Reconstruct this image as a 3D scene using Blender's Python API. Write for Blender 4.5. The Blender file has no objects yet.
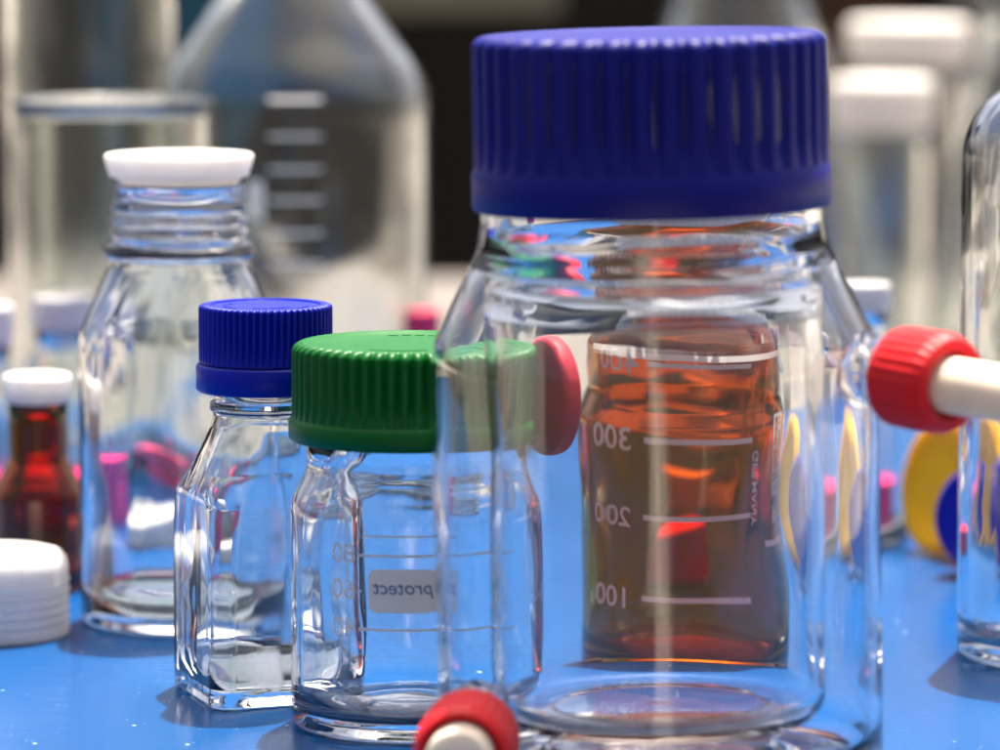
import bpy, bmesh, math, random
from mathutils import Vector, Matrix, noise
random.seed(7)
PI = math.pi
S = bpy.context.scene
C = S.collection

# ------------------------------------------------------------------ camera, world, sun, exposure
F, CAMH, PITCH = 4390.0, 0.19, math.radians(6.75)      # focal length (in 1000-wide picture units), eye height over the table, pitch
cam = bpy.data.cameras.new('camera'); co = bpy.data.objects.new('camera', cam); C.objects.link(co)
co.location = (0, 0, CAMH); co.rotation_euler = (PI/2 - PITCH, 0, 0)
cam.sensor_width = 36; cam.lens = 36*F/1000; cam.clip_start = 0.01; cam.clip_end = 500
cam.dof.use_dof = True; cam.dof.focus_distance = 0.975; cam.dof.aperture_fstop = 11.2
S.camera = co

SUN_EL, SUN_AZ = math.radians(73), math.radians(16)       # azimuth measured from +Y (away from the viewer) towards +X
w = bpy.data.worlds.new('World'); S.world = w; w.use_nodes = True
nt = w.node_tree; bg = nt.nodes['Background']
sky = nt.nodes.new('ShaderNodeTexSky'); sky.sky_type = 'NISHITA'; sky.sun_disc = False
sky.sun_elevation = SUN_EL; sky.sun_rotation = SUN_AZ
sky.air_density = 0.55; sky.dust_density = 9.0; sky.ozone_density = 0.0
nt.links.new(sky.outputs[0], bg.inputs[0]); bg.inputs[1].default_value = 0.10
sl = bpy.data.lights.new('sun', 'SUN'); sl.energy = 5.0; sl.angle = math.radians(0.6); sl.color = (1, 0.93, 0.82)
so = bpy.data.objects.new('sun', sl); C.objects.link(so)
sd = Vector((math.sin(SUN_AZ)*math.cos(SUN_EL), math.cos(SUN_AZ)*math.cos(SUN_EL), math.sin(SUN_EL)))
so.rotation_euler = sd.to_track_quat('Z', 'Y').to_euler(); so.location = (1, 2, 3)

S.view_settings.view_transform = 'Standard'; S.view_settings.look = 'None'
S.view_settings.exposure = 1.35; S.view_settings.gamma = 1
cy = S.cycles
cy.max_bounces = 26; cy.transmission_bounces = 26; cy.glossy_bounces = 6; cy.diffuse_bounces = 3; cy.transparent_max_bounces = 16
cy.caustics_reflective = True; cy.caustics_refractive = True; cy.blur_glossy = 0.3
cy.sample_clamp_indirect = 40; cy.use_denoising = True

# ------------------------------------------------------------------ helpers
cp, sp = math.cos(PITCH), math.sin(PITCH)
class Spot:
    """a place on the table plane; turns measured picture heights / widths into metres at that distance"""
    def __init__(s, x, y, z0=0.0):
        v = (y-375)/F; t = (CAMH-z0)/(sp+v*cp)
        s.x = (x-500)/F*t; s.y = t*(cp-v*sp); s.z0 = z0; s.px = x
    def z(s, y):
        v = (y-375)/F
        return CAMH + s.y*(-sp-v*cp)/(cp-v*sp) - s.z0
    def r(s, p, y):
        v = (y-375)/F
        return p*s.y/(cp-v*sp)/F
    @property
    def loc(s): return (s.x, s.y, s.z0)

def mat(name):
    m = bpy.data.materials.new(name); m.use_nodes = True
    return m, m.node_tree, m.node_tree.nodes['Principled BSDF']
def glass(name, col, ior=1.47, rough=0.0, bump=0.08):
    m, t, b = mat(name)
    b.inputs['Base Color'].default_value = (*col, 1); b.inputs['Roughness'].default_value = rough
    b.inputs['IOR'].default_value = ior; b.inputs['Transmission Weight'].default_value = 1
    n = t.nodes.new('ShaderNodeTexNoise'); n.inputs['Scale'].default_value = 70; n.inputs['Detail'].default_value = 2
    tc = t.nodes.new('ShaderNodeTexCoord'); mp = t.nodes.new('ShaderNodeMapping'); mp.inputs['Scale'].default_value = (1, 1, 0.22)
    t.links.new(tc.outputs['Object'], mp.inputs[0]); t.links.new(mp.outputs[0], n.inputs['Vector'])
    bp = t.nodes.new('ShaderNodeBump'); bp.inputs['Strength'].default_value = bump; bp.inputs['Distance'].default_value = 0.004
    t.links.new(n.outputs[0], bp.inputs['Height']); t.links.new(bp.outputs[0], b.inputs['Normal'])
    return m
def plastic(name, col, rough=0.38, sss=0.0, var=0.12, scale=220, trans=0.0):
    m, t, b = mat(name)
    b.inputs['Roughness'].default_value = rough; b.inputs['IOR'].default_value = 1.5; b.inputs['Specular IOR Level'].default_value = 0.2
    tc = t.nodes.new('ShaderNodeTexCoord')
    n = t.nodes.new('ShaderNodeTexNoise'); n.inputs['Scale'].default_value = scale; n.inputs['Detail'].default_value = 4
    t.links.new(tc.outputs['Object'], n.inputs['Vector'])
    mx = t.nodes.new('ShaderNodeMixRGB'); mx.inputs[1].default_value = (*[c*(1-var) for c in col], 1); mx.inputs[2].default_value = (*[min(1, c*(1+var)) for c in col], 1)
    t.links.new(n.outputs[0], mx.inputs[0]); t.links.new(mx.outputs[0], b.inputs['Base Color'])
    rr = t.nodes.new('ShaderNodeMapRange'); rr.inputs[3].default_value = rough-0.08; rr.inputs[4].default_value = rough+0.1
    t.links.new(n.outputs[0], rr.inputs[0]); t.links.new(rr.outputs[0], b.inputs['Roughness'])
    bp = t.nodes.new('ShaderNodeBump'); bp.inputs['Strength'].default_value = 0.15; bp.inputs['Distance'].default_value = 0.0006
    n2 = t.nodes.new('ShaderNodeTexNoise'); n2.inputs['Scale'].default_value = 1400
    t.links.new(tc.outputs['Object'], n2.inputs['Vector']); t.links.new(n2.outputs[0], bp.inputs['Height']); t.links.new(bp.outputs[0], b.inputs['Normal'])
    if trans:
        b2 = t.nodes.new('ShaderNodeBsdfTranslucent'); b2.inputs[0].default_value = (*col, 1); ms = t.nodes.new('ShaderNodeMixShader'); ms.inputs[0].default_value = trans
        o2 = t.nodes['Material Output']; t.links.new(b.outputs[0], ms.inputs[1]); t.links.new(b2.outputs[0], ms.inputs[2]); t.links.new(ms.outputs[0], o2.inputs[0])
    if sss:
        b.inputs['Subsurface Weight'].default_value = sss; b.inputs['Subsurface Radius'].default_value = (1, 0.9, 0.8); b.inputs['Subsurface Scale'].default_value = 0.006
    return m

M = dict(
    clear=glass('clear_glass', (0.985, 0.995, 0.99), rough=0.025, bump=0.13),
    smooth=glass('even_clear_glass', (0.99, 0.998, 0.994), 1.36, rough=0.02, bump=0.022),
    far=glass('far_clear_glass', (0.95, 0.975, 0.95), rough=0.08, bump=0.03),
    amber=glass('amber_glass', (0.76, 0.275, 0.03), 1.38, rough=0.03, bump=0.06),
    vial=glass('dark_brown_glass', (0.52, 0.17, 0.03), 1.45, rough=0.05, bump=0.05),
    water=glass('water', (0.93, 0.97, 0.99), 1.33),
    blue=plastic('blue_plastic', (0.002, 0.005, 0.15), 0.45),
    brightblue=plastic('bright_blue_plastic', (0.003, 0.010, 0.30), 0.38),
    green=plastic('green_plastic', (0.001, 0.10, 0.013), 0.38),
    red=plastic('red_plastic', (0.60, 0.012, 0.018), 0.42),
    pinkred=plastic('dull_red_plastic', (0.40, 0.015, 0.035), 0.5),
    milky=plastic('milky_plastic', (0.86, 0.84, 0.82), 0.4, 0.5, trans=0.35),
    pink=plastic('pink_plastic', (0.80, 0.05, 0.14), 0.4),
    magenta=plastic('magenta_plastic', (0.66, 0.01, 0.16), 0.4),
    yellow=plastic('yellow_plastic', (0.92, 0.58, 0.02), 0.4, trans=0.45),
    white=plastic('white_plastic', (0.84, 0.81, 0.77), 0.45, 0.5, trans=0.25),
    cream=plastic('cream_plastic', (0.80, 0.70, 0.56), 0.45, 0.25),
    print=plastic('white_print', (0.92, 0.90, 0.87), 0.6, trans=0.6),
    label=plastic('label_print', (0.95, 0.93, 0.88), 0.6, trans=0.7),
    greytext=plastic('grey_print', (0.16, 0.22, 0.30), 0.6),
    black=plastic('black_panel', (0.012, 0.010, 0.009), 0.8, scale=6),
    brown=plastic('brown_panel', (0.06, 0.03, 0.016), 0.8, scale=6),
    teal=plastic('teal_panel', (0.02, 0.09, 0.14), 0.8, scale=6),
    navy=plastic('navy_panel', (0.012, 0.06, 0.25), 0.8, scale=6),
    slate=plastic('slate_panel', (0.17, 0.20, 0.30), 0.8, scale=6),
    olive=plastic('olive_panel', (0.20, 0.19, 0.13), 0.8, scale=6),
    cloth=plastic('grey_cloth', (0.15, 0.135, 0.125), 0.9, scale=12, var=0.35),
    helper_path=plastic('dark_reflection_sheet', (0.018, 0.016, 0.014), 0.9, scale=5),  # for the unseen sheets that darken what the glass reflects
    ground=plastic('ground', (0.34, 0.31, 0.275), 0.9, scale=5),
)
def table_material():
    m, t, b = mat('blue_table_top')
    tc = t.nodes.new('ShaderNodeTexCoord')
    n = t.nodes.new('ShaderNodeTexNoise'); n.inputs['Scale'].default_value = 9; n.inputs['Detail'].default_value = 6
    t.links.new(tc.outputs['Object'], n.inputs['Vector'])
    mx = t.nodes.new('ShaderNodeMixRGB'); mx.inputs[1].default_value = (0.001, 0.050, 0.185, 1); mx.inputs[2].default_value = (0.002, 0.068, 0.235, 1)
    t.links.new(n.outputs[0], mx.inputs[0])
    v = t.nodes.new('ShaderNodeTexVoronoi'); v.inputs['Scale'].default_value = 150       # dust specks
    t.links.new(tc.outputs['Object'], v.inputs['Vector'])
    cr = t.nodes.new('ShaderNodeValToRGB'); cr.color_ramp.elements[0].position = 0.05; cr.color_ramp.elements[0].color = (1, 1, 1, 1)
    cr.color_ramp.elements[1].position = 0.09; cr.color_ramp.elements[1].color = (0, 0, 0, 1)
    t.links.new(v.outputs['Distance'], cr.inputs[0])
    sep = t.nodes.new('ShaderNodeSeparateColor'); t.links.new(v.outputs['Color'], sep.inputs[0])
    gt = t.nodes.new('ShaderNodeMath'); gt.operation = 'GREATER_THAN'; gt.inputs[1].default_value = 0.70; t.links.new(sep.outputs[0], gt.inputs[0])
    mu = t.nodes.new('ShaderNodeMath'); mu.operation = 'MULTIPLY'; t.links.new(cr.outputs[0], mu.inputs[0]); t.links.new(gt.outputs[0], mu.inputs[1])
    m2 = t.nodes.new('ShaderNodeMixRGB'); m2.inputs[2].default_value = (0.45, 0.6, 0.85, 1)
    t.links.new(mu.outputs[0], m2.inputs[0]); t.links.new(mx.outputs[0], m2.inputs[1]); t.links.new(m2.outputs[0], b.inputs['Base Color'])
    b.inputs['Specular IOR Level'].default_value = 0.22
    rr = t.nodes.new('ShaderNodeMapRange'); rr.inputs[3].default_value = 0.12; rr.inputs[4].default_value = 0.34
    t.links.new(n.outputs[0], rr.inputs[0]); t.links.new(rr.outputs[0], b.inputs['Roughness'])
    # wiped smears and fine scratches
    mp = t.nodes.new('ShaderNodeMapping'); mp.inputs['Rotation'].default_value = (0, 0, 0.5); mp.inputs['Scale'].default_value = (10, 50, 1)
    t.links.new(tc.outputs['Object'], mp.inputs[0])
    n3 = t.nodes.new('ShaderNodeTexNoise'); n3.inputs['Scale'].default_value = 3; n3.inputs['Detail'].default_value = 5; n3.inputs['Distortion'].default_value = 0.6
    t.links.new(mp.outputs[0], n3.inputs['Vector'])
    r3 = t.nodes.new('ShaderNodeMapRange'); r3.inputs[1].default_value = 0.45; r3.inputs[2].default_value = 0.75; r3.inputs[3].default_value = 0.0; r3.inputs[4].default_value = 0.04
    t.links.new(n3.outputs[0], r3.inputs[0])
    ad = t.nodes.new('ShaderNodeMath'); t.links.new(rr.outputs[0], ad.inputs[0]); t.links.new(r3.outputs[0], ad.inputs[1]); t.links.new(ad.outputs[0], b.inputs['Roughness'])
    v2 = t.nodes.new('ShaderNodeTexVoronoi'); v2.inputs['Scale'].default_value = 480; t.links.new(tc.outputs['Object'], v2.inputs['Vector'])
    l2 = t.nodes.new('ShaderNodeMath'); l2.operation = 'LESS_THAN'; l2.inputs[1].default_value = 0.13; t.links.new(v2.outputs['Distance'], l2.inputs[0])
    s2 = t.nodes.new('ShaderNodeSeparateColor'); t.links.new(v2.outputs['Color'], s2.inputs[0])
    g2 = t.nodes.new('ShaderNodeMath'); g2.operation = 'GREATER_THAN'; g2.inputs[1].default_value = 0.86; t.links.new(s2.outputs[1], g2.inputs[0])
    k2 = t.nodes.new('ShaderNodeMath'); k2.operation = 'MULTIPLY'; t.links.new(l2.outputs[0], k2.inputs[0]); t.links.new(g2.outputs[0], k2.inputs[1])
    k3 = t.nodes.new('ShaderNodeMath'); k3.operation = 'MULTIPLY'; k3.inputs[1].default_value = 0.5; t.links.new(k2.outputs[0], k3.inputs[0])
    m3 = t.nodes.new('ShaderNodeMixRGB'); m3.inputs[2].default_value = (0.25, 0.36, 0.55, 1); t.links.new(k3.outputs[0], m3.inputs[0]); t.links.new(m2.outputs[0], m3.inputs[1]); t.links.new(m3.outputs[0], b.inputs['Base Color'])
    n2 = t.nodes.new('ShaderNodeTexNoise'); n2.inputs['Scale'].default_value = 700
    t.links.new(tc.outputs['Object'], n2.inputs['Vector'])
    bp = t.nodes.new('ShaderNodeBump'); bp.inputs['Strength'].default_value = 0.05; bp.inputs['Distance'].default_value = 0.0005
    t.links.new(n2.outputs[0], bp.inputs['Height']); t.links.new(bp.outputs[0], b.inputs['Normal'])
    return m
M['table'] = table_material()

def obj(name, bm, m, parent=None, smooth=True, loc=None, rot=None):
    me = bpy.data.meshes.new(name); bm.to_mesh(me); bm.free()
    me.materials.append(m)
    if smooth:
        me.polygons.foreach_set('use_smooth', [True]*len(me.polygons))
        if smooth != 'all': me.set_sharp_from_angle(angle=math.radians(smooth if isinstance(smooth, (int, float)) and smooth is not True else 40))
    o = bpy.data.objects.new(name, me); C.objects.link(o)
    if parent: o.parent = parent
    if loc is not None: o.location = loc
    if rot is not None: o.rotation_euler = rot
    return o
def thing(name, label, cat, loc=(0, 0, 0), rotz=0, group=None):
    o = bpy.data.objects.new(name, None); C.objects.link(o); o.empty_display_size = 0.01
    o.location = loc; o.rotation_euler = (0, 0, rotz); o['label'] = label; o['category'] = cat
    if group: o['group'] = group
    return o
def tag(o, label, cat, group=None):
    o['label'] = label; o['category'] = cat
    if group: o['group'] = group
    return o

def fillet(pts, seg=7):
    """polyline of (r, z, fillet radius) -> rounded polyline of (r, z)"""
    out = []
    for i, p in enumerate(pts):
        f = p[2] if len(p) > 2 else 0
        if f <= 0 or i in (0, len(pts)-1): out.append((p[0], p[1])); continue
        P = Vector(p[:2]); A = Vector(pts[i-1][:2])-P; B = Vector(pts[i+1][:2])-P
        la, lb = A.length, B.length
        if la < 1e-9 or lb < 1e-9: out.append((p[0], p[1])); continue
        A /= la; B /= lb; ang = A.angle(B)
        if ang > PI-0.02: out.append((p[0], p[1])); continue
        d = min(f/math.tan(ang/2), la*0.49, lb*0.49); f2 = d*math.tan(ang/2)
        cen = P+(A+B).normalized()*(f2/math.sin(ang/2))
        a0 = math.atan2(*(P+A*d-cen).yx); a1 = math.atan2(*(P+B*d-cen).yx)
        da = (a1-a0+PI) % (2*PI)-PI
        for k in range(seg+1):
            a = a0+da*k/seg; out.append((cen.x+f2*math.cos(a), cen.y+f2*math.sin(a)))
    return out
def dense(pts, step):
    out = [pts[0]]
    for a, b in zip(pts, pts[1:]):
        n = max(1, int(math.hypot(b[0]-a[0], b[1]-a[1])/step))
        out += [(a[0]+(b[0]-a[0])*k/n, a[1]+(b[1]-a[1])*k/n) for k in range(1, n+1)]
    return out
def section(th, a, k):
    """radius at angle th of a rounded square of half width a; k = corner radius / a (1 = circle)"""
    if k >= 0.999: return a
    c = k*a; ph = abs((th+PI/4) % (PI/2)-PI/4)
    if a*math.tan(ph) <= a-c: return a/math.cos(ph)
    q = a-c; d = q*(math.cos(ph)+math.sin(ph))
    return d+math.sqrt(max(0, d*d-2*q*q+c*c))
def loft(bm, prof, n=96, k=None, wob=None, rib=None):
    """revolve a profile of (r, z); k(z) = squareness, wob(theta, r, z) = radius offset, rib(theta, r, z) = radius factor"""
    rings = []
    for r, z in prof:
        if r < 1e-6: rings.append([bm.verts.new((0, 0, z))]); continue
        ring = []
        for i in range(n):
            th = 2*PI*i/n
            rr = section(th, r, k(z)) if k else r
            if wob: rr += wob(th, rr, z)
            if rib: rr *= rib(th, r, z)
            ring.append(bm.verts.new((rr*math.cos(th), rr*math.sin(th), z)))
        rings.append(ring)
    for A, B in zip(rings, rings[1:]):
        la, lb = len(A), len(B)
        for i in range(n):
            j = (i+1) % n
            try:
                if la == 1 and lb == 1: break
                elif la == 1: bm.faces.new((A[0], B[i], B[j]))
                elif lb == 1: bm.faces.new((A[i], B[0], A[j]))
                else: bm.faces.new((A[i], B[i], B[j], A[j]))
            except ValueError: pass
    return bm
def fix(bm, flip=False):
    bmesh.ops.recalc_face_normals(bm, faces=bm.faces[:])
    if flip: bmesh.ops.reverse_faces(bm, faces=bm.faces[:])
    return bm
def wobble(seed, amp, f=60):
    def g(th, r, z): return amp*noise.noise(Vector((r*math.cos(th)*f+seed, r*math.sin(th)*f, z*f)))*min(1, r/0.01)
    return g
def lathe(prof, n=64, rib=None):
    bm = bmesh.new(); loft(bm, prof, n, rib=rib); return fix(bm)

def shell(outer, wall, n=128, k=None, seed=0, amp=0.00012, base_t=None, lip_r=None, close_neck=None):
    """hollow glass body: outer = filleted profile from bottom axis to the rim; the inner wall follows at 'wall'"""
    out = outer
    zr = out[-1][1]
    inner = []
    for i, (r, z) in enumerate(out):
        a = Vector(out[max(0, i-1)]); b = Vector(out[min(len(out)-1, i+1)])
        t = (b-a)
        if t.length < 1e-9: continue
        t.normalize(); nrm = Vector((-t.y, t.x))                 # towards the inside
        q = Vector((r, z))+nrm*wall
        if q.x < 0: q.x = 0
        if base_t and r < 1e-6: q = Vector((0, z+base_t))
        if base_t and q.y < base_t and q.x > 0: q.y = base_t
        inner.append((q.x, q.y))
    inner[-1] = (out[-1][0]-wall, zr)
    clean = [inner[0]]
    for q in inner[1:]:
        if math.hypot(q[0]-clean[-1][0], q[1]-clean[-1][1]) > 0.00025: clean.append(q)
    clean[0] = (0, clean[0][1])
    mid = [(out[-1][0]-wall*0.5, zr+wall*0.35)]
    bm = bmesh.new()
    w1, w2 = wobble(seed, amp*0.5, 40), wobble(seed+9, amp*1.6, 55)
    po = dense(out, 0.006); pi = dense(clean[::-1], 0.006)
    nb = len(po)
    prof = po+mid+pi
    idx = {}
    cut = zr
    bm2 = bmesh.new()
    # outer and inner share one closed surface; the inner half gets the stronger unevenness of blown glass
    def both(th, r, z): return both.f(th, r, z)
    rings = []
    state = {'i': 0}
    for a, (r, z) in enumerate(prof):
        f = w1 if a < nb else w2
        if r < 1e-6: rings.append([bm.verts.new((0, 0, z))]); continue
        ring = []
        for i in range(n):
            th = 2*PI*i/n
            rr = section(th, r, k(z)) if k else r
            rr += f(th, rr, z)
            ring.append(bm.verts.new((rr*math.cos(th), rr*math.sin(th), z)))
        rings.append(ring)
    for A, B in zip(rings, rings[1:]):
        la, lb = len(A), len(B)
        for i in range(n):
            j = (i+1) % n
            if la == 1 and lb == 1: break
            elif la == 1: bm.faces.new((A[0], B[i], B[j]))
            elif lb == 1: bm.faces.new((A[i], B[0], A[j]))
            else: bm.faces.new((A[i], B[i], B[j], A[j]))
    bm2.free()
    return fix(bm)

def cap_mesh(R, h, ribs, band, depth=0.045, bevel=0.10, flare=1.0, hollow=True, gap=0.0):
    """ribbed screw cap standing on z = 0: smooth lower band, ribbed wall, rounded top"""
    hb = h*band; bv = R*bevel; t = R*0.07
    prof = [(R*flare, 0.0006), (R*flare, hb-0.0006), (R*flare-0.0004, hb)]
    if gap: prof += [(R*0.965, hb+0.0002), (R*0.965, hb+gap)]
    prof += [(R*0.999, hb+gap+0.0004)]
    nb = len(prof)
    prof += [(R, hb+(h-bv-hb)*f) for f in (0.04, 0.3, 0.6, 0.9, 1.0)]
    prof += [(R-bv+bv*math.cos(a), h-bv*0.8+bv*0.8*math.sin(a)) for a in [PI/2*i/7 for i in range(1, 8)]]
    prof += [(R*0.83, h), (R*0.81, h-0.0004), (R*0.4, h-0.0004), (0, h-0.0004)]
    z0, z1 = hb+gap+0.0005, h
    def rib(th, r, z):
        if r < R*0.86 or z <= z0: return 1
        s = min(1, (z-z0)/(R*0.05)) * max(0, min(1, (r-R*0.86)/(R*0.10)))
        g = 0.5+0.5*math.cos(ribs*th)
        return 1-depth*s*(g**1.6)
    if hollow: prof = [(0, h-t), (R*0.90-t*0.2, h-t), (R*0.90-t*0.2, 0.0), (R*flare-0.0006, 0.0)]+prof
    bm = bmesh.new(); loft(bm, prof, ribs*10, rib=rib)
    return fix(bm)
def emboss(parent, m, R, z, marks):
    """small raised bars moulded into the top of a cap: (radius fraction, angle, length, width)"""
    bm = bmesh.new()
    for rf, a, L, W in marks:
        mt = Matrix.Rotation(a, 4, 'Z') @ Matrix.Translation((R*rf, 0, z+0.00002)) @ Matrix.Diagonal((W, L, 0.0002, 1))
        bmesh.ops.create_cube(bm, size=1, matrix=mt)
    return obj('moulded_mark', bm, m, parent, smooth=False)
def box(bm, c, s, rz=0):
    bmesh.ops.create_cube(bm, size=1, matrix=Matrix.Translation(c) @ Matrix.Rotation(rz, 4, 'Z') @ Matrix.Diagonal((*s, 1)))
    return bm
def text_verts(s, size, mirror=True, rot=0.0):
    cu = bpy.data.curves.new('t', 'FONT'); cu.body = s; cu.size = size; cu.align_x = 'CENTER'; cu.align_y = 'CENTER'; cu.resolution_u = 4
    cu.offset = size*0.012
    o = bpy.data.objects.new('t', cu); C.objects.link(o)
    bpy.context.view_layer.update()
    dg = bpy.context.evaluated_depsgraph_get(); me = bpy.data.meshes.new_from_object(o.evaluated_get(dg))
    vs = [v.co.copy() for v in me.vertices]; fs = [tuple(p.vertices) for p in me.polygons]
    bpy.data.objects.remove(o); bpy.data.curves.remove(cu); bpy.data.meshes.remove(me)
    c, sn = math.cos(rot), math.sin(rot); res = []
    for v in vs:
        x, y = v.x*c-v.y*sn, v.x*sn+v.y*c
        res.append((-x if mirror else x, y))
    return res, fs
def wrap(bm, vs, fs, R, ang, z, eps=0.00018):
    """lay flat (u, v) faces onto the front of an upright cylinder, centred at angle ang from the viewer's side"""
    nv = [bm.verts.new(((R+eps)*math.sin(ang+u/R), -(R+eps)*math.cos(ang+u/R), z+v)) for u, v in vs]
    for f in fs:
        try: bm.faces.new([nv[i] for i in f])
        except ValueError: pass
def strip(bm, R, a0, a1, z, h, eps=0.00018, n=16):
    vs = []; fs = []
    for i in range(n+1):
        u = (a0+(a1-a0)*i/n)*R; vs += [(u, -h/2), (u, h/2)]
    for i in range(n): fs.append((2*i, 2*i+2, 2*i+3, 2*i+1))
    wrap(bm, vs, fs, R, 0, z, eps)
def roundrect(w_, h_, r, nx=18, seg=6):
    """rounded plate as vertical slices so that it bends round a bottle"""
    xs = sorted(set([-w_/2+r*(1-math.cos(PI/2*i/seg)) for i in range(seg+1)]+[w_/2-r*(1-math.cos(PI/2*i/seg)) for i in range(seg+1)]+[-w_/2+r+(w_-2*r)*i/nx for i in range(nx+1)]))
    vs = []; fs = []
    for x in xs:
        d = max(0, abs(x)-(w_/2-r)); hh = h_/2-r+math.sqrt(max(0, r*r-d*d)); vs += [(x, -hh), (x, hh)]
    for i in range(len(xs)-1): fs.append((2*i, 2*i+2, 2*i+3, 2*i+1))
    return vs, fs

# ------------------------------------------------------------------ setting: table, ground, background
bm = bmesh.new(); box(bm, (0.02, 1.16, -0.0125), (0.80, 0.70, 0.025))
bmesh.ops.bevel(bm, geom=bm.edges[:], offset=0.002, segments=2, affect='EDGES')
t = obj('table', bm, M['table'], smooth=False); t['kind'] = 'structure'
bm = bmesh.new(); bmesh.ops.create_grid(bm, x_segments=8, y_segments=8, size=60, matrix=Matrix.Translation((0, 0, -0.76)))
g = obj('ground', bm, M['ground'], smooth=False); g['kind'] = 'structure'
for x0, x1 in ((-30, -0.28), (0.40, 30)):  # unseen dark sheets added for the glass reflections; the gap leaves a pale strip
    bm = bmesh.new(); box(bm, ((x0+x1)/2, -26.6, -0.754), (x1-x0, 54.8, 0.006))
    g = obj('helper_path', bm, M['helper_path'], smooth=False); g['kind'] = 'structure'
bm = bmesh.new(); box(bm, (-15.2, 7.35, -0.754), (29.6, 13.0, 0.006))  # another unseen dark sheet, added to dull reflections in the big bottle's left wall
g = obj('helper_path', bm, M['helper_path'], smooth=False); g['kind'] = 'structure'

bt = thing('side_table', 'grey covered table out of focus behind the blue table', 'table', (0.05, 2.0, -0.75))
bm = bmesh.new(); box(bm, (0, 0, 0.705), (2.2, 0.60, 0.03)); bmesh.ops.bevel(bm, geom=bm.edges[:], offset=0.006, segments=2, affect='EDGES')
obj('tabletop', bm, M['cloth'], bt, smooth=False)
for sx in (-1, 1):
    for sy in (-1, 1):
        bm = bmesh.new(); box(bm, (sx*0.95, sy*0.26, 0.345), (0.05, 0.05, 0.69)); obj('leg', bm, M['slate'], bt, smooth=False)

def panel(name, label, x0, x1, y0, y1, Y, m, cat='panel', thick=0.02):
    """upright board at distance Y seen over the picture area x0..x1, y0..y1"""
    v0, v1 = (y0-375)/F, (y1-375)/F
    zt = CAMH+Y*(-sp-v0*cp)/(cp-v0*sp); zb = CAMH+Y*(-sp-v1*cp)/(cp-v1*sp)
    if y1 > 229: zb = -0.76
    xa, xb = (x0-500)/F*Y, (x1-500)/F*Y
    bm = bmesh.new(); box(bm, ((xa+xb)/2, Y, (zt+zb)/2), (xb-xa, thick, zt-zb)); bmesh.ops.bevel(bm, geom=bm.edges[:], offset=0.003, segments=1, affect='EDGES')
    return tag(obj(name, bm, m, smooth=False), label, cat)
panel('backdrop_panel', 'wide black board closing the view behind everything', -700, 1700, -420, 240, 3.2, M['black'])
panel('teal_board', 'dark teal board seen through the beaker', 95, 215, -150, 240, 3.0, M['teal'])
panel('brown_board', 'dark brown board behind the upper right of the big blue cap', 800, 905, -150, 240, 3.0, M['brown'])
panel('olive_board', 'dim olive board above the gap left of the big blue cap', 250, 560, -200, 12, 3.05, M['olive'])
panel('slate_board', 'grey blue board under the two white lids at right', 868, 1080, 128, 240, 2.9, M['slate'])
panel('grey_board', 'pale grey post at the far right edge', 945, 1300, -100, 240, 2.8, M['cloth'])
panel('navy_board', 'low dark blue box on the grey table at right', 872, 932, 205, 262, 2.45, M['navy'], 'box', 0.05)

# ------------------------------------------------------------------ big jacketed bottle with a blue cap and three red hose ports
J = Spot(661, 775)
jb = thing('jacketed_bottle', 'big double walled clear glass bottle with wide dark blue cap and red hose caps', 'bottle', J.loc)
Ro = J.r(224, 420); Ri = J.r(169, 400); wl = 0.0019
zn = J.z(205); zs = J.z(240)
outer = fillet([(0, 0.0035), (Ro*0.55, 0.0035, .002), (Ro*0.62, 0, .003), (Ro*0.80, 0, .003), (Ro, 0.0, 0.012), (Ro, J.z(350), 0.018), (Ri+0.0012, J.z(250), 0.010),
                (Ri+0.0004, J.z(226), 0.003), (Ri, zn+0.030)], 10)
inner = fillet([(Ri-0.0024, zn+0.030), (Ri-0.0024, J.z(240)), (Ri-0.0036, J.z(262), .004), (Ri-0.0038, J.z(286), .006), (Ri-0.0024, J.z(318), .010), (Ri-0.0024, 0.0142, 0.009), (Ri*0.70, 0.0140, 0.004), (Ri*0.62, 0.0146, 0.004), (0, 0.0150)], 10)
gb = bmesh.new()
w0, w2 = wobble(1, 0.00010, 35), wobble(5, 0.00022, 50)
def w1(th, r, z):
    f = max(0, min(1, (z-J.z(316))/0.004))*max(0, min(1, (J.z(232)-z)/0.004)) if r < Ri+0.0006 else 0
    return w0(th, r, z)+f*0.0009*noise.noise(Vector((math.cos(th)*1.1, math.sin(th)*1.1, z*330)))
loft(gb, dense(outer, 0.0025)+[(Ri-0.0012, zn+0.0308)]+dense(inner, 0.0012), 160, wob=w1)
fix(gb)
cav = fillet([(0, 0.0065), (Ro*0.5, 0.0065, .002), (Ro*0.60, 0.0030, .003), (Ro-wl, 0.0030, 0.0105), (Ro-wl, J.z(352), 0.0165), (Ri+0.0005, J.z(266), 0.0015), (Ri-0.0002, J.z(274), 0.002),
              (Ri-0.0002, 0.0116, 0.0105), (Ri*0.70, 0.0114, 0.004), (Ri*0.62, 0.0118, 0.004), (0, 0.0122)], 10)
cb = bmesh.new(); loft(cb, dense(cav, 0.005), 160, wob=w2); fix(cb, True)
me = bpy.data.meshes.new('tmp'); cb.to_mesh(me); cb.free(); gb.from_mesh(me); bpy.data.meshes.remove(me)
obj('glass_body', gb, M['smooth'], jb, smooth='all')
jb.rotation_euler = (0, math.radians(-1.2), 0); jb.location.z = 0.0009
hc = J.z(37)-J.z(211)
cap = obj('screw_cap', cap_mesh(J.r(178, 120), hc, 40, 0.235, depth=0.048, bevel=0.085, flare=1.012), M['blue'], jb, loc=(0, 0, J.z(211)), smooth=50)
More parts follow.
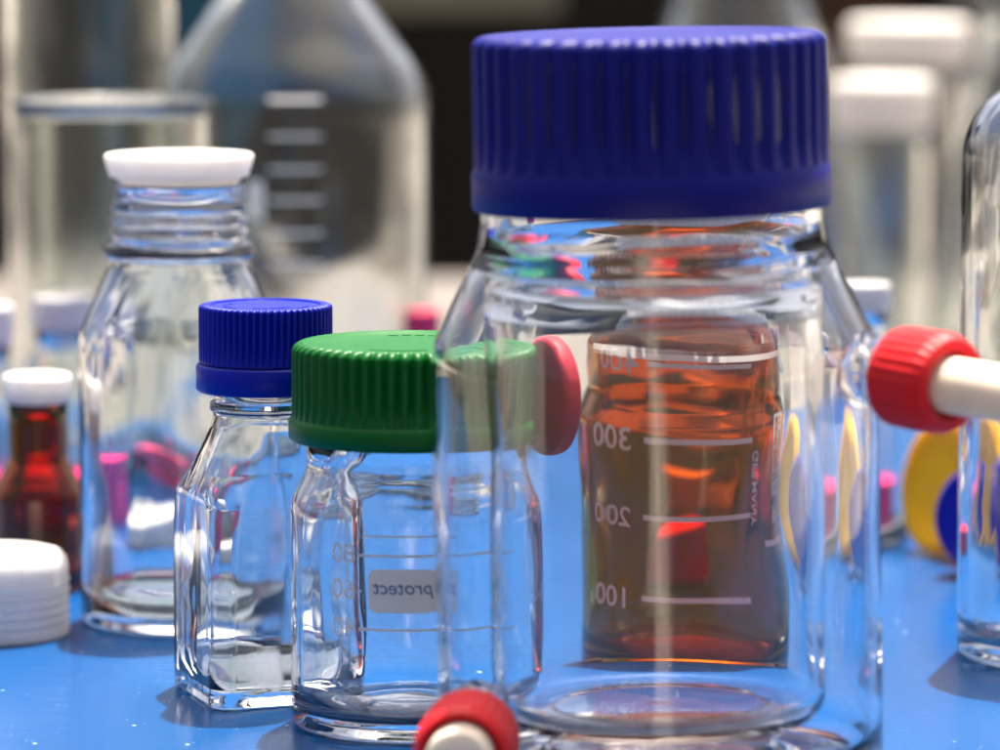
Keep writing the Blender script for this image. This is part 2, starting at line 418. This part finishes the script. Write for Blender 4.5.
# a hose port: glass stub, red cap with ribs, white nipple; built along +Z then aimed
def port(parent, base, az, tilt, stub, Rc=0.0106, Lc=0.0165, nip=True, nipR=0.0062, nipL=0.05):
    d = Vector((math.cos(az)*math.cos(tilt), math.sin(az)*math.cos(tilt), math.sin(tilt)))
    q = d.to_track_quat('Z', 'Y').to_euler()
    tube = fillet([(0.0078, -0.002), (0.0066, 0.0015, 0.002), (0.0062, stub*0.6), (0.0074, stub*0.62, 0.0006), (0.0074, stub*0.75, 0.0006), (0.0062, stub*0.77), (0.0062, stub+0.004), (0.0044, stub+0.004), (0.0044, 0.0002), (0.0050, -0.002), (0.0078, -0.002)], 4)
    o = obj('port', lathe(tube, 40), M['clear'], parent, loc=base, rot=q, smooth='all')
    b2 = bmesh.new()
    prof = fillet([(0.0070, 0), (Rc*0.98, 0, 0.001), (Rc, Lc*0.25), (Rc, Lc*0.80, 0.0028), (Rc*0.88, Lc, 0.0012), (nipR+0.0012, Lc, 0.0005), (nipR+0.0009, Lc*0.86, 0.0005), (0, Lc*0.86)], 6)
    loft(b2, dense(prof, 0.002), 180, rib=lambda th, r, z: 1-0.03*(0.5+0.5*math.cos(30*th))**2*(1 if r > Rc*0.9 and z > Lc*0.2 else 0)); fix(b2)
    cp_ = obj('port_cap', b2, M['red'], parent, loc=tuple(Vector(base)+d*stub), rot=q, smooth=35)
    if nip:
        n_ = fillet([(0, Lc*0.85), (nipR, Lc*0.85), (nipR, nipL*0.97, 0.0006), (nipR*0.93, nipL, 0.0006), (nipR*0.5, nipL+0.0004), (0, nipL+0.0004)], 4)
        obj('hose_nipple', lathe(n_, 48), M['cream'], parent, loc=tuple(Vector(base)+d*stub), rot=q, smooth=40)
a = math.radians(-18); zc = 0.0846
port(jb, (math.cos(a)*Ro*0.985, math.sin(a)*Ro*0.985, zc), math.radians(-50), math.radians(-3), 0.0085, Rc=0.0103, Lc=0.015, nipR=0.0057)
a = math.radians(-145)
port(jb, (math.cos(a)*Ro*0.985, math.sin(a)*Ro*0.985, 0.0168), math.radians(-97), math.radians(-3), 0.013, Rc=0.0100, nipL=0.022, nipR=0.0066)
# third port at the back: a bent glass tube that turns along the wall, closed by a red cap
a = math.radians(108); d0 = Vector((math.cos(a), math.sin(a), 0)); d1 = Vector((math.cos(math.radians(-146)), math.sin(math.radians(-146)), 0))
zb = J.z(428); p0 = d0*Ro*0.975; p0.z = zb; pe = p0+d0*0.0185
helper_path = [p0]+[p0+d0*0.0185*k/4 for k in range(1, 4)]
for k in range(0, 7):
    q = k/6; helper_path.append((pe-d0*0.003)*(1-q)**2+pe*2*q*(1-q)+(pe+d1*0.003)*q*q)
helper_path.append(pe+d1*0.0045)
def tube_mesh(helper_path, r, wall, n=24):
    bm = bmesh.new(); rings = []
    for rad in (r, r-wall):
        rr = []
        for i, p in enumerate(helper_path):
            tg = (helper_path[min(i+1, len(helper_path)-1)]-helper_path[max(i-1, 0)]).normalized(); sd_ = tg.cross(Vector((0, 0, 1))).normalized(); up = sd_.cross(tg)
            rr.append([bm.verts.new(p+(sd_*math.cos(2*PI*k/n)+up*math.sin(2*PI*k/n))*rad) for k in range(n)])
        rings.append(rr)
    seq = rings[0]+rings[1][::-1]
    for A_, B_ in zip(seq, seq[1:]+seq[:1]):
        for k in range(n): bm.faces.new((A_[k], A_[(k+1) % n], B_[(k+1) % n], B_[k]))
    return fix(bm)
Rc, Lc = 0.0134, 0.0048
b2 = bmesh.new()
loft(b2, dense(fillet([(0, 0), (Rc*0.98, 0, 0.001), (Rc, Lc*0.25), (Rc, Lc, 0.0015), (0, Lc)], 6), 0.002), 96)
obj('port_cap', fix(b2), M['pinkred'], jb, loc=tuple(helper_path[-1]-d1*0.0012), rot=d1.to_track_quat('Z', 'Y').to_euler(), smooth=35)

# ------------------------------------------------------------------ clear bottle with the green cap
G = Spot(408, 722)
gbt = thing('green_capped_bottle', 'round clear glass bottle with a green ribbed cap and a pale label', 'bottle', G.loc)
Rg = G.r(116.5, 600)
zc0 = G.z(438)
pr = fillet([(0, 0.0022), (Rg*0.6, 0.0020, .002), (Rg*0.68, 0.0, .002), (Rg*0.84, 0, .002), (Rg, 0.0, 0.0075), (Rg, G.z(500), 0.012), (Rg*0.86, G.z(468), 0.006), (Rg*0.86, G.z(424))], 8)
obj('glass_body', shell(pr, 0.0019, 144, seed=3, amp=0.0004, base_t=0.0042), M['clear'], gbt, smooth='all')
gcap = obj('screw_cap', cap_mesh(G.r(115.5, 400), G.z(341)-zc0, 54, 0.22, depth=0.055, bevel=0.11, flare=1.03), M['green'], gbt, loc=(0, 0, zc0), smooth=50)
RG = G.r(115.5, 400); zt = G.z(341)-zc0-0.0004
emboss(gcap, M['green'], RG, zt, [(0.62, -2.0+0.16*i, RG*0.10, RG*0.05) for i in range(5)]+[(0.50, -1.0+0.22*i, RG*0.08, RG*0.06) for i in range(4)]+[(0.6, 0.4+0.2*i, RG*0.08, RG*0.05) for i in range(8)])
gp = bmesh.new()
sz = G.r(1, 590)
for s, yy in (('80', 553), ('60', 588), ('40', 625)):
    vs, fs = text_verts(s, 27*sz); wrap(gp, vs, fs, Rg, -0.545, G.z(yy-15))
strip(gp, Rg, -0.40, 0.72, G.z(538), 2.6*sz); strip(gp, Rg, -0.40, 0.72, G.z(610), 2.6*sz); strip(gp, Rg, -0.415, -0.375, G.z(573), 2.6*sz)
strip(gp, Rg, -0.36, 0.25, G.z(519), 2.0*sz)
obj('volume_scale', gp, M['print'], gbt, smooth=False)
lp = bmesh.new(); vs, fs = roundrect(68*sz, 43*sz, 9*sz); wrap(lp, vs, fs, Rg, -0.02, G.z(572), 0.00030)
lab = obj('label', lp, M['label'], gbt, smooth=False)
lt = bmesh.new(); vs, fs = text_verts('protect', 19*sz); vs = [(u-0.0*v, v) for u, v in vs]; vs = [(u-0.18*v, v) for u, v in vs]; wrap(lt, vs, fs, Rg, -0.02, G.z(569), 0.00050)
obj('label_text', lt, M['greytext'], lab, smooth=False)

# ------------------------------------------------------------------ small square bottle with the blue cap
B = Spot(268, 693)
sq = thing('square_bottle', 'small square clear glass bottle with a bright blue ribbed cap', 'bottle', B.loc, math.radians(20))
hs = B.r(79, 600); zs0, zs1, zn0 = B.z(520), B.z(420), B.z(397)
def ksq(z):
    if z < zs0: return 0.24
    if z > zs1: return 1.0
    f = (z-zs0)/(zs1-zs0); return 0.24+0.76*f*f*(3-2*f)
rn = B.r(52, 400)
pr = fillet([(0, 0.0020), (hs*0.55, 0.0018, .002), (hs*0.65, 0.0, .002), (hs*0.85, 0, .002), (hs, 0.0, 0.005), (hs, B.z(492), 0.008), (rn*1.06, B.z(425), 0.006), (rn, B.z(412), 0.001), (rn*1.08, B.z(408), 0.0008), (rn*1.08, B.z(402), 0.0008), (rn, B.z(399), 0.001), (rn, B.z(372))], 8)
obj('glass_body', shell(pr, 0.0021, 192, k=ksq, seed=21, amp=0.0005, base_t=0.0045), M['clear'], sq, smooth='all')
bz = B.z(390)
RB = B.r(67, 350)
bcap = obj('screw_cap', cap_mesh(RB, B.z(304)-bz, 60, 0.315, depth=0.06, bevel=0.07, flare=1.045, gap=0.0006), M['brightblue'], sq, loc=(0, 0, bz), smooth=50)
emboss(bcap, M['brightblue'], RB, B.z(304)-bz-0.0004, [(0.6, 2.4+0.22*i, RB*0.11, RB*0.06) for i in range(6)]+[(0.42, -2.2+0.3*i, RB*0.09, RB*0.07) for i in range(5)]+[(0.62, 4.6+0.2*i, RB*0.1, RB*0.05) for i in range(7)])

# ------------------------------------------------------------------ amber bottle behind the big one
A = Spot(702, 662)
ab = thing('amber_bottle', 'brown glass bottle with a white printed volume scale behind the big blue capped bottle', 'bottle', A.loc)
Ra = A.r(139, 550)
pr = fillet([(0, 0.0022), (Ra*0.6, 0.0020, .002), (Ra*0.70, 0.0, .002), (Ra*0.85, 0, .002), (Ra*0.985, 0.0, 0.010), (Ra, A.z(412), 0.006), (Ra*0.905, A.z(388), 0.006), (Ra*0.905, A.z(332), 0.006), (Ra*0.62, A.z(292), 0.006), (Ra*0.60, A.z(258))], 8)
obj('glass_body', shell(pr, 0.0020, 128, seed=31, amp=0.0006, base_t=0.0045), M['amber'], ab, smooth='all')
obj('screw_cap', cap_mesh(Ra*0.68, 0.016, 40, 0.22), M['white'], ab, loc=(0, 0, A.z(276)), smooth=50)
ap = bmesh.new(); s1 = A.r(1, 500)
for s, yy in (('400', 362), ('300', 435), ('200', 513), ('100', 592)):
    R_ = Ra*0.905 if yy < 400 else Ra
    vs, fs = text_verts(s, 29*s1); wrap(ap, [(u*1.4, v*1.0) for u, v in vs], fs, R_, -0.83, A.z(yy-13))
    strip(ap, R_, -0.50, 0.46, A.z(yy-15), 5.5*s1)
strip(ap, Ra*0.905, -1.2, 1.2, A.z(338), 7*s1, 0.0003, 32)
vs, fs = text_verts('GERMANY', 17*s1, rot=-PI/2); wrap(ap, vs, fs, Ra, 0.52, A.z(470))
for s, size, yy in (('500', 22, 490), ('ml', 26, 517)):
    vs, fs = text_verts(s, size*s1); wrap(ap, vs, fs, Ra, 0.94, A.z(yy-13))
strip(ap, Ra, 0.70, 1.16, A.z(531), 6*s1)
for (dx, dy, w_, h_) in ((0, 26, 34, 4), (0, -30, 34, 4), (-15, 0, 5, 56), (15, 0, 5, 56), (0, 10, 5, 34), (-6, -6, 14, 5), (6, 12, 14, 5)):
    vs = [(dx*s1-w_*s1/2, -h_*s1/2), (dx*s1+w_*s1/2, -h_*s1/2), (dx*s1+w_*s1/2, h_*s1/2), (dx*s1-w_*s1/2, h_*s1/2)]
    wrap(ap, vs, [(0, 1, 2, 3)], Ra, 0.94, A.z(428-dy))
obj('volume_scale', ap, M['print'], ab, smooth=False)

# ------------------------------------------------------------------ tall clear bottle with a white plug
T = Spot(183, 620)
tb = thing('tall_bottle', 'tall clear glass bottle with threaded neck and flat white plug', 'bottle', T.loc)
Rt = T.r(102, 480); rn = T.r(66, 220)
p_ = [(0, 0.0022), (Rt*0.6, 0.0020, .002), (Rt*0.7, 0.0, .002), (Rt*0.85, 0, .002), (Rt, 0.0, 0.008), (Rt, T.z(335), 0.014), (rn*1.10, T.z(268), 0.008), (rn*1.08, T.z(258), 0.001), (rn*1.17, T.z(252), 0.001), (rn*1.17, T.z(244), 0.001), (rn, T.z(240), 0.0005)]
for yy in (232, 219, 206):
    p_ += [(rn, T.z(yy+3)), (rn*1.05, T.z(yy), 0.0006), (rn*1.05, T.z(yy-4), 0.0006), (rn, T.z(yy-6))]
p_ += [(rn, T.z(186))]
obj('glass_body', shell(fillet(p_, 6), 0.0022, 128, seed=41, amp=0.0006, base_t=0.0045), M['clear'], tb, smooth='all')
pz = T.z(191)
pl = fillet([(rn*0.80, -0.002), (rn*1.02, 0.002, .0005), (rn*1.05, 0.0012), (rn*1.12, T.z(171)-pz, .0008), (rn*1.14, T.z(164)-pz, .0008), (rn*0.98, T.z(164)-pz, 0.001), (0, T.z(165)-pz)], 4)
obj('plug', lathe([(0, -0.002)]+pl, 64), M['white'], tb, loc=(0, 0, pz+0.0026), smooth=40)

# ------------------------------------------------------------------ left: white cap, small amber bottle, others
W = Spot(-6, 634)
bm = bmesh.new(); Rw = W.r(76, 600); hw = W.z(550)
pw = [(0, hw-0.003), (Rw*0.88, hw-0.003), (Rw*0.88, 0), (Rw*0.985, 0.0003)]
for i in range(6): pw += [(Rw*1.0, hw*(0.10+0.11*i)), (Rw*0.978, hw*(0.155+0.11*i))]
pw += [(Rw*0.985, hw*0.80), (Rw*0.96, hw*0.91), (Rw*0.90, hw*0.975), (Rw*0.80, hw), (0, hw)]
loft(bm, pw, 96)
tag(obj('loose_cap', fix(bm), M['milky'], loc=W.loc, smooth=30), 'milky white screw cap lying mouth down on the blue table at lower left', 'bottle cap')

def small_amber(x, y, hb, label):
    P = Spot(x, y)
    o = thing('amber_vial', label, 'bottle', P.loc)
    R = P.r(hb, 550); r2 = P.r(30, 430)
    pr = fillet([(0, 0.001), (R*0.8, 0, .001), (R, 0, .004), (R, P.z(492), .005), (r2, P.z(460), .004), (r2, P.z(390))], 6)
    obj('glass_body', shell(pr, 0.0018, 72, seed=x), M['vial'], o, smooth='all')
    cm = lathe(fillet([(0, 0), (P.r(31, 400), 0, .0005), (P.r(35, 390), P.z(374)-P.z(402), .0012), (0, P.z(374)-P.z(402)+0.0003)], 5), 60)
    obj('cap', cm, M['white'], o, loc=(0, 0, P.z(402)), smooth=40)
    return o
small_amber(40, 588, 46, 'small brown glass vial with a white cap behind the loose white cap')

def clear_white(x, y, hb, ytop, ycap, hcap, label, group=None, mm='far'):
    P = Spot(x, y); o = thing('white_capped_bottle', label, 'bottle', P.loc, 0, group)
    R = P.r(hb, y-60); rc = P.r(hcap, ycap)
    pr = fillet([(0, 0.001), (R*0.8, 0, .001), (R, 0, .004), (R, P.z(ycap+45), .006), (rc*0.85, P.z(ycap+22), .004), (rc*0.85, P.z(ycap-4))], 6)
    obj('glass_body', shell(pr, 0.0018, 72, seed=x), M[mm], o, smooth='all')
    obj('cap', cap_mesh(rc, P.z(ytop)-P.z(ycap), 36, 0.25), M['white'], o, loc=(0, 0, P.z(ycap)), smooth=50)
    return o
clear_white(64, 505, 42, 295, 328, 31, 'clear bottle with a white cap standing behind the small brown vial', 'blurred white capped bottles')
clear_white(-12, 512, 40, 305, 345, 28, 'clear bottle with a white cap cut by the left picture edge', 'blurred white capped bottles')
clear_white(862, 540, 46, 283, 312, 26, 'clear bottle with a white cap peeping over the right shoulder of the big bottle', 'blurred white capped bottles')

def loose_cap(name, x, y, hw_, hh, m, label, ribs=30, cat='bottle cap', group=None):
    P = Spot(x, y); R = P.r(hw_, y-hh/2)
    return tag(obj(name, cap_mesh(R, P.z(y-hh)*0.92, ribs, 0.22), M[m], loc=P.loc, smooth=50), label, cat, group)
loose_cap('loose_cap', 42, 520, 48, 52, 'magenta', 'magenta screw cap on the table behind the small brown vial', group='loose coloured caps')
loose_cap('loose_cap', 150, 492, 26, 44, 'pink', 'pink screw cap on the table behind the tall bottle with white plug', group='loose coloured caps')
loose_cap('loose_cap', 222, 462, 30, 38, 'pink', 'pink screw cap on the table just left of the small blue capped bottle', group='loose coloured caps')
loose_cap('loose_cap', 133, 545, 34, 30, 'white', 'white screw cap lying on the table behind the base of the tall bottle', group='loose coloured caps')
clear_white(684, 560, 33, 468, 518, 36, 'small white capped bottle glowing orange through the brown bottle')
loose_cap('loose_cap', 684, 580, 35, 52, 'red', 'red screw cap lying behind the brown bottle', 40, group='loose coloured caps')
clear_white(745, 520, 36, 400, 436, 34, 'added white capped bottle that brightens the upper brown bottle from behind', 'blurred white capped bottles')  # pale backing added so that orange shows through the amber glass
loose_cap('loose_cap', 884, 524, 30, 50, 'magenta', 'magenta screw cap left of the yellow disc at right', group='loose coloured caps')
P = Spot(422, 455)
pkb = thing('pink_capped_bottle', 'clear bottle with a pink cap rising behind the green cap', 'bottle', P.loc)
R = P.r(26, 380)
obj('glass_body', shell(fillet([(0, 0.001), (R*0.8, 0, .001), (R, 0, .003), (R, P.z(375), .004), (R*0.6, P.z(355), .003), (R*0.6, P.z(330))], 6), 0.0015, 64, seed=8), M['far'], pkb, smooth='all')
obj('cap', cap_mesh(P.r(19, 325), P.z(310)-P.z(345), 30, 0.2), M['pink'], pkb, loc=(0, 0, P.z(345)), smooth=50)

# ------------------------------------------------------------------ right: edge bottle, yellow and blue caps on edge, yellow sticks
E = Spot(1068, 655)
eb = thing('edge_bottle', 'clear round shouldered glass bottle cut off by the right picture edge', 'bottle', E.loc)
Re = E.r(112, 450)
pr = fillet([(0, 0.002), (Re*0.6, 0.002, .002), (Re*0.7, 0, .002), (Re*0.8, 0, .002), (Re, 0, .012), (Re, E.z(118), 0.020), (Re*0.45, E.z(70), 0.008), (Re*0.42, E.z(0))], 10)
obj('glass_body', shell(pr, 0.0026, 144, seed=51, amp=0.0004, base_t=0.005), M['clear'], eb, smooth='all')
obj('screw_cap', cap_mesh(Re*0.5, 0.024, 48, 0.24), M['blue'], eb, loc=(0, 0, E.z(30)), smooth=50)

def edge_cap(name, x, y, yc, m, label, az, Rp, hh, lean):
    P = Spot(x, y); R = P.r(Rp, yc)
    o = obj(name, cap_mesh(R, hh, 44, 0.22, depth=0.03), M[m], smooth=50)
    o.location = (P.x, P.y, R*1.004); o.rotation_euler = (PI/2-lean, 0, az); o.location.z = R*math.cos(lean)+0.0003
    return tag(o, label, 'bottle cap', 'loose coloured caps')
edge_cap('loose_cap', 960, 556, 492, 'yellow', 'yellow screw cap standing on its edge under the right hose nipple', math.radians(-64), 70, 0.008, math.radians(10))
edge_cap('loose_cap', 1003, 574, 520, 'brightblue', 'blue screw cap standing on its edge in front of the yellow one', math.radians(-30), 54, 0.014, math.radians(12))

# ------------------------------------------------------------------ far vessels
P = Spot(116, 486)
bk = thing('beaker', 'big blurred glass beaker whose rim stands above the white plugged bottle', 'beaker', P.loc)
R = P.r(98, 200); wb = 0.0024
pr = fillet([(0, 0), (R*0.9, 0, .002), (R, 0, .006), (R, P.z(112), .002), (R*1.05, P.z(101), .001), (R*1.05, P.z(99), .001), (R-wb, P.z(112), .003), (R-wb, 0.0040, .006), (0, 0.0036)], 6)
obj('glass_body', lathe(dense(pr, 0.006), 96), M['far'], bk, smooth='all')
P = Spot(95, 440)
wf = thing('cylinder_jar', 'tall blurred glass cylinder rising out of view behind the beaker', 'jar', P.loc)
R = P.r(86, 200)
pr = fillet([(0, 0.002), (R*0.8, 0.0, .002), (R, 0, .006), (R, P.z(-60), 0.012), (R*0.5, P.z(-110), 0.008), (R*0.5, P.z(-170))], 6)
obj('glass_body', shell(pr, 0.0024, 96, seed=61, base_t=0.004), M['far'], wf, smooth='all')
P = Spot(295, 446)
lf = thing('storage_bottle', 'big blurred sloping shouldered glass bottle with white scale marks at upper middle left', 'bottle', P.loc)
R = P.r(134, 200)
pr = fillet([(0, 0.002), (R*0.8, 0.0, .002), (R, 0, .006), (R, P.z(80), 0.030), (R*0.42, P.z(-30), 0.010), (R*0.40, P.z(-90))], 8)
obj('glass_body', shell(pr, 0.0030, 96, seed=71, amp=0.0004, base_t=0.005), M['far'], lf, smooth='all')
obj('screw_cap', cap_mesh(R*0.47, 0.022, 44, 0.24), M['blue'], lf, loc=(0, 0, P.z(-62)), smooth=50)
bm = bmesh.new()
for yy in (92, 128, 160, 190, 222, 252): strip(bm, R, -0.13, 0.25, P.z(yy), P.r(4, yy), 0.0003)
strip(bm, R, -0.29, -0.17, P.z(190), 0.0120, 0.0003)
obj('volume_scale', bm, M['print'], lf, smooth=False)

P = Spot(738, 352, -0.03)
ef = thing('conical_flask', 'blurred conical glass flask standing behind the big blue cap', 'flask', P.loc)
R = P.r(185, 330)
pr = fillet([(0, 0.002), (R*0.8, 0.0, .002), (R, 0, .010), (P.r(66, 0), P.z(-8), 0.020), (P.r(64, -60), P.z(-90), 0.003), (P.r(72, -60), P.z(-100))], 8)
obj('glass_body', shell(pr, 0.0055, 96, seed=81, amp=0.0004, base_t=0.005), M['far'], ef, smooth='all')
for (x, y, y0, y1, hw_, lab_) in ((905, 345, 20, 64, 62, 'blurred jar with a wide white lid, upper of the two white lids at right'), (880, 372, 78, 130, 52, 'blurred jar with a wide white lid, lower of the two white lids at right')):
    P = Spot(x, y, -0.03)
    o = thing('lidded_jar', lab_, 'jar', P.loc, 0, 'white lidded jars')
    R = P.r(hw_*0.86, 200)
    obj('glass_body', shell(fillet([(0, 0.001), (R*0.8, 0, .001), (R, 0, .004), (R, P.z(y1+10), .004), (R*0.9, P.z(y1+2), .003), (R*0.9, P.z(y1-12))], 6), 0.002, 72, seed=y), M['far'], o, smooth='all')
    obj('lid', lathe(fillet([(0, 0), (P.r(hw_, y1), 0, .004), (P.r(hw_, y0), P.z(y0)-P.z(y1), .004), (0, P.z(y0)-P.z(y1)+0.0003)], 6), 72), M['white'], o, loc=(0, 0, P.z(y1)), smooth=40)
P = Spot(1010, 395, -0.03)
o = thing('far_flask', 'pale blurred glass flask rising at the right picture edge', 'flask', P.loc)
R = P.r(95, 200)
obj('glass_body', shell(fillet([(0, 0.001), (R*0.8, 0, .001), (R, 0, .006), (R*0.35, P.z(0), .01), (R*0.33, P.z(-60))], 6), 0.0025, 72, seed=91), M['far'], o, smooth='all')
